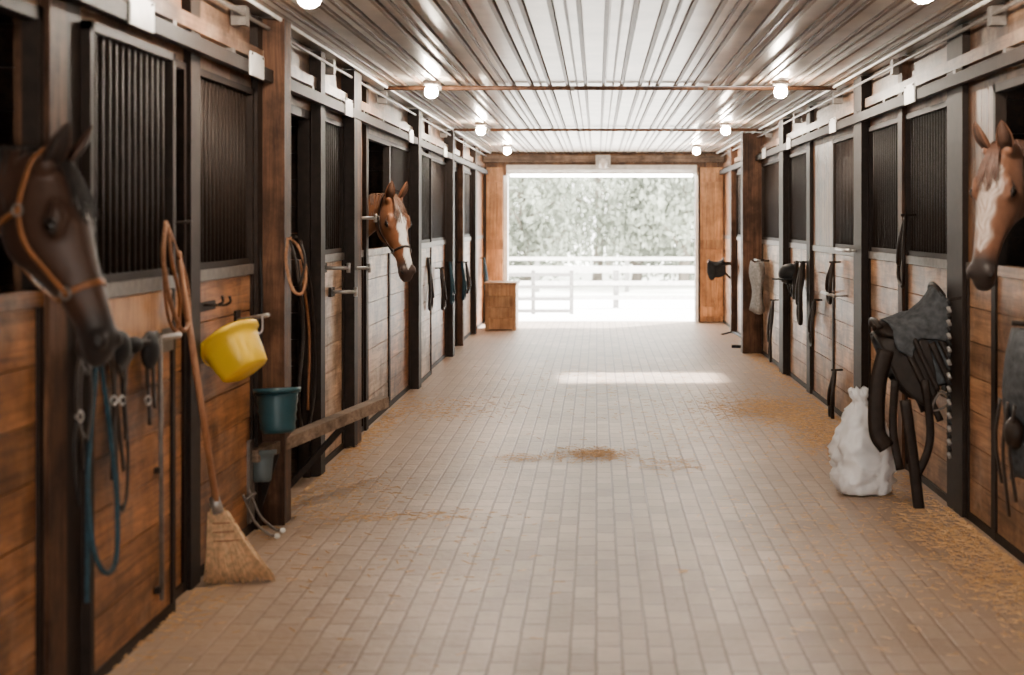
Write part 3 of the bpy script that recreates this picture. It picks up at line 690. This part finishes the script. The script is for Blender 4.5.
    for sg in(-1,1):
        e.ell(H@Vector((.565,sg*.052,.004)),(.017*hs,.010*hs,.011*hs),nostm,M=H.to_3x3().normalized()@Matrix.Rotation(-.6*sg,3,'Z'))
        e.tube([H@(hpt(sv,math.pi*(0 if sg>0 else 1)+sg*-.45,.99)) for sv in(.47,.51,.55,.59)],.0035,nostm)
    e.obj('nostrils_and_mouth').parent=root
    e=MB()
    for i in range(70):
        y0=random.uniform(-.03,.03); l=random.uniform(.10,.19); k=y0*1.3+random.uniform(-.012,.012)
        pts=[H@Vector((-.03,y0*.7,.085)),H@Vector((.03,y0,.105)),H@Vector((.03+l*.5,k,.108)),H@Vector((.03+l,k*1.3,.101))]
        e.tube(pts,.0035,manem,n=4,sub=3,r2=.001)
    for i in range(420):
        t=random.random()*.95; f=t*21; j=int(f); p,sd_,up,vw=crest[j]; p2=crest[min(j+1,21)][0]; p=p.lerp(p2,f-j)
        sg=1 if random.random()<.85 else -1; l=random.uniform(.10,.20)
        sdd=sd_*sg
        pts=[p-up*.012,p+sdd*vw*.45+up*.006,p+sdd*(vw*.85)-up*l*.45,p+sdd*(vw*1.04)-up*l+Vector((random.uniform(-.02,.02),0,0))]
        e.tube(pts,.005,manem,n=4,sub=3,r2=.0015)
    e.obj('mane').parent=root
    for_h=MB()
    for sg in(-1,1):
        for x in(-.70,-2.02):
            y_=sg*(.16 if x>-1 else .17); for_h.cyl((x+.02,y_,0),(x-.005,y_,.085),.062,hoofm,.048,n=16)
    for_h.obj('hooves').parent=root
    tl=MB()
    for i in range(60):
        y_=random.uniform(-.03,.03); tl.tube([(-2.32,y_*.5,1.25),(-2.42,y_,1.1),(-2.43,y_*1.6,.8),(-2.40,y_*1.6,random.uniform(.4,.6))],.006,manem,n=4,sub=3)
    tl.obj('tail').parent=root
    if halter:
        h=MB(); k=1.05
        pts=[H@(hpt(.385,2*math.pi*i/30,k)) for i in range(31)]
        h.tube(pts,.010,halter,n=6,flat=.28,sub=1,side=(H.to_3x3()@Vector((1,0,0))))
        for sg in(-1,1):
            side_pts=[Vector((.385,sg*.071,-.02)),Vector((.30,sg*.092,-.04)),Vector((.20,sg*.108,-.06)),Vector((.10,sg*.100,-.045)),Vector((.03,sg*.088,.0)),Vector((-.025,sg*.075,.05)),Vector((-.05,sg*.04,.095)),Vector((-.055,0,.105))]
            h.tube([H@q for q in side_pts],.010,halter,n=6,flat=.35,sub=4,side=(H.to_3x3()@Vector((.3,0,1))))
            h.tube([H@Vector(q) for q in((.10,sg*.100,-.045),(.10,sg*.085,-.12),(.11,sg*.05,-.17),(.12,0,-.19))],.009,halter,n=6,flat=.35,sub=4,side=(H.to_3x3()@Vector((1,0,0))))
            for c in((.385,sg*.073,-.02),(.10,sg*.104,-.045)):
                c=Vector(c); h.tube([H@(c+Vector((.018*math.cos(t),0,.018*math.sin(t)))) for t in [2*math.pi*i/12 for i in range(13)]],.004,galvd,sub=1)
        h.tube([H@Vector(q) for q in((.385,0,-.10),(.28,0,-.16),(.15,0,-.19))],.009,halter,n=6,flat=.35)
        h.obj('halter').parent=root
    return root
def bz_star(s,y,z): return np.clip((1-np.sqrt(((s-.15)/.05)**2+(y/.022)**2))*3,0,1)*(z>.04)
def bz_blaze(s,y,z):
    w=np.interp(s,[.06,.10,.16,.25,.40,.50,.56],[0,.032,.048,.036,.030,.032,.0]); return np.clip((w-y)/.006,0,1)*(z>0.0)*(s<.56)
def bz_wide(s,y,z):
    w=np.interp(s,[.04,.09,.16,.25,.40,.45,.48],[0,.05,.065,.050,.038,.030,.0]); return np.clip((w-y)/.014,0,1)*(z>0.0)*(.58+.3*np.sin(s*90+y*300)*np.sin(s*37+1))*(s<.48)
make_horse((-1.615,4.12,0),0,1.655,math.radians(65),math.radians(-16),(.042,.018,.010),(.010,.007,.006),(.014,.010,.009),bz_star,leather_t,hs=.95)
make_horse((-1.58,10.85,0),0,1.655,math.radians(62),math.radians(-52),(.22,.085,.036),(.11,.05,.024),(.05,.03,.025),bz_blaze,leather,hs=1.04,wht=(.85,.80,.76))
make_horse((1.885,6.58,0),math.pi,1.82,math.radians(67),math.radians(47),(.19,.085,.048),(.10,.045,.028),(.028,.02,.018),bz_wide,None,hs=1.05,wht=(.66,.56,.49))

# ------------------------------------------------------------------ outside
m=MB(); ys=[YE+.2,23.5,27,34,60,120]; zs=[-.01,-.02,-.28,-.35,-.5,-.5]
for i in range(5):
    mat=gravelm if i<3 else grassm
    m.add([(-60,ys[i],zs[i]),(60,ys[i],zs[i]),(60,ys[i+1],zs[i+1]),(-60,ys[i+1],zs[i+1])],[(0,1,2,3)],mat)
m.add([(-60,-60,-.08),(60,-60,-.08),(60,YE+.2,-.08),(-60,YE+.2,-.08)],[(0,1,2,3)],gravelm)
m.obj('ground')
def fence(y,x0,x1,zb,h,step=2.4,rails=(.3,.62,.95)):
    m=MB(); x=x0
    while x<=x1: m.box(x-.06,x+.06,y-.06,y+.06,zb-.05,zb+h,padl); x+=step
    for r_ in rails: m.box(x0,x1,y-.09,y-.06,zb+r_*h-.06,zb+r_*h+.03,white)
    m.obj('rail_fence')
fence(30.,-14,14,-.36,.95); fence(38.,-16,16,-.42,1.0)
m=MB()
for z in(.1,.32,.54,.76): m.box(-1.9,-.45,25.9,25.95,-.25+z,-.25+z+.06,padl)
for x in(-1.85,-1.2,-.5): m.box(x,x+.07,25.95,26.02,-.25,.62,padl)
m.obj('yard_gate')
def tree(x,y,h,r,n=1500):
    m=MB(); z0=-.5; m.tube([(x,y,z0),(x+.1,y,z0+h*.3),(x-.1,y+.1,z0+h*.6),(x,y,z0+h*.9)],.18,barkm,r2=.04)
    for k in range(9):
        a=random.uniform(0,6.28); zz=z0+h*random.uniform(.15,.7); m.tube([(x,y,zz),(x+math.cos(a)*r*.5,y+math.sin(a)*r*.5,zz+.5),(x+math.cos(a)*r*.9,y+math.sin(a)*r*.9,zz+.8)],.06,barkm,n=5,r2=.015)
    cl=[(random.gauss(0,.45)*r,random.gauss(0,.45)*r,z0+h*random.uniform(.12,1.0)) for _ in range(34)]
    V=[];Fc=[]
    for i in range(n):
        c=random.choice(cl); s_=random.uniform(.06,.15)
        p=Vector((x+c[0]+random.gauss(0,.42),y+c[1]+random.gauss(0,.42),max(z0+.05,c[2]+random.gauss(0,.38))))
        e=Euler((random.uniform(0,6.28),random.uniform(0,6.28),random.uniform(0,6.28))).to_matrix()
        o=len(V); V+=[p+e@Vector(q)*s_ for q in((-1,0,0),(0,-.5,.1),(1,0,0),(0,.5,.1))]; Fc.append((o,o+1,o+2,o+3))
    m.add(V,Fc,leafm); m.obj('leafy_tree')
for x,y,h,r in((-4.5,41,6,2.2),(-2.2,43,4.2,1.9),(0,46,7.5,2.6),(2.6,43,6.5,2.2),(5.2,45,8,2.6),(-7,48,9,3),(8.5,50,9,3),(-1.5,52,10,3.2),(3.8,54,10,3.2),(1.2,44,3.6,1.8),(-3.5,56,11,3.5),(0.5,58,11,3.5),(-10,55,10,3.5),(7,58,11,3.5)): tree(x,y,h,r,5200)

# ------------------------------------------------------------------ light
w=bpy.data.worlds.new('World'); S.world=w; w.use_nodes=True; nt=w.node_tree
bg=nt.nodes['Background']; bg.inputs['Color'].default_value=(1,.965,.915,1); bg.inputs['Strength'].default_value=13
sun=bpy.data.lights.new('sun','SUN'); sun.energy=44; sun.angle=.02; so=bpy.data.objects.new('sun',sun); S.collection.objects.link(so)
so.rotation_euler=Euler((math.radians(-28),math.radians(30),0))
sp_=bpy.data.lights.new('floor_patch_lamp','AREA'); sp_.shape='RECTANGLE'; sp_.size=1.5; sp_.size_y=.9; sp_.energy=50; sp_.spread=math.radians(8)  # added area lamp under the closed ceiling, throws the bright patch on the pavers
o=bpy.data.objects.new('floor_patch_lamp',sp_); S.collection.objects.link(o); o.location=(.42,13.8,CEIL-.035)
# ------------------------------------------------------------------ camera
cam=bpy.data.cameras.new('camera'); cam.sensor_width=36; cam.lens=F/1024*36
cam.shift_x=-(597-512)/1024; cam.shift_y=-(337.5-221)/1024
cam.dof.use_dof=True; cam.dof.focus_distance=10.5; cam.dof.aperture_fstop=2.2
co=bpy.data.objects.new('camera',cam); S.collection.objects.link(co); co.location=(0,0,CZ); co.rotation_euler=(math.pi/2,0,0); S.camera=co
cam.clip_end=300
S.view_settings.view_transform='AgX'; S.view_settings.exposure=0
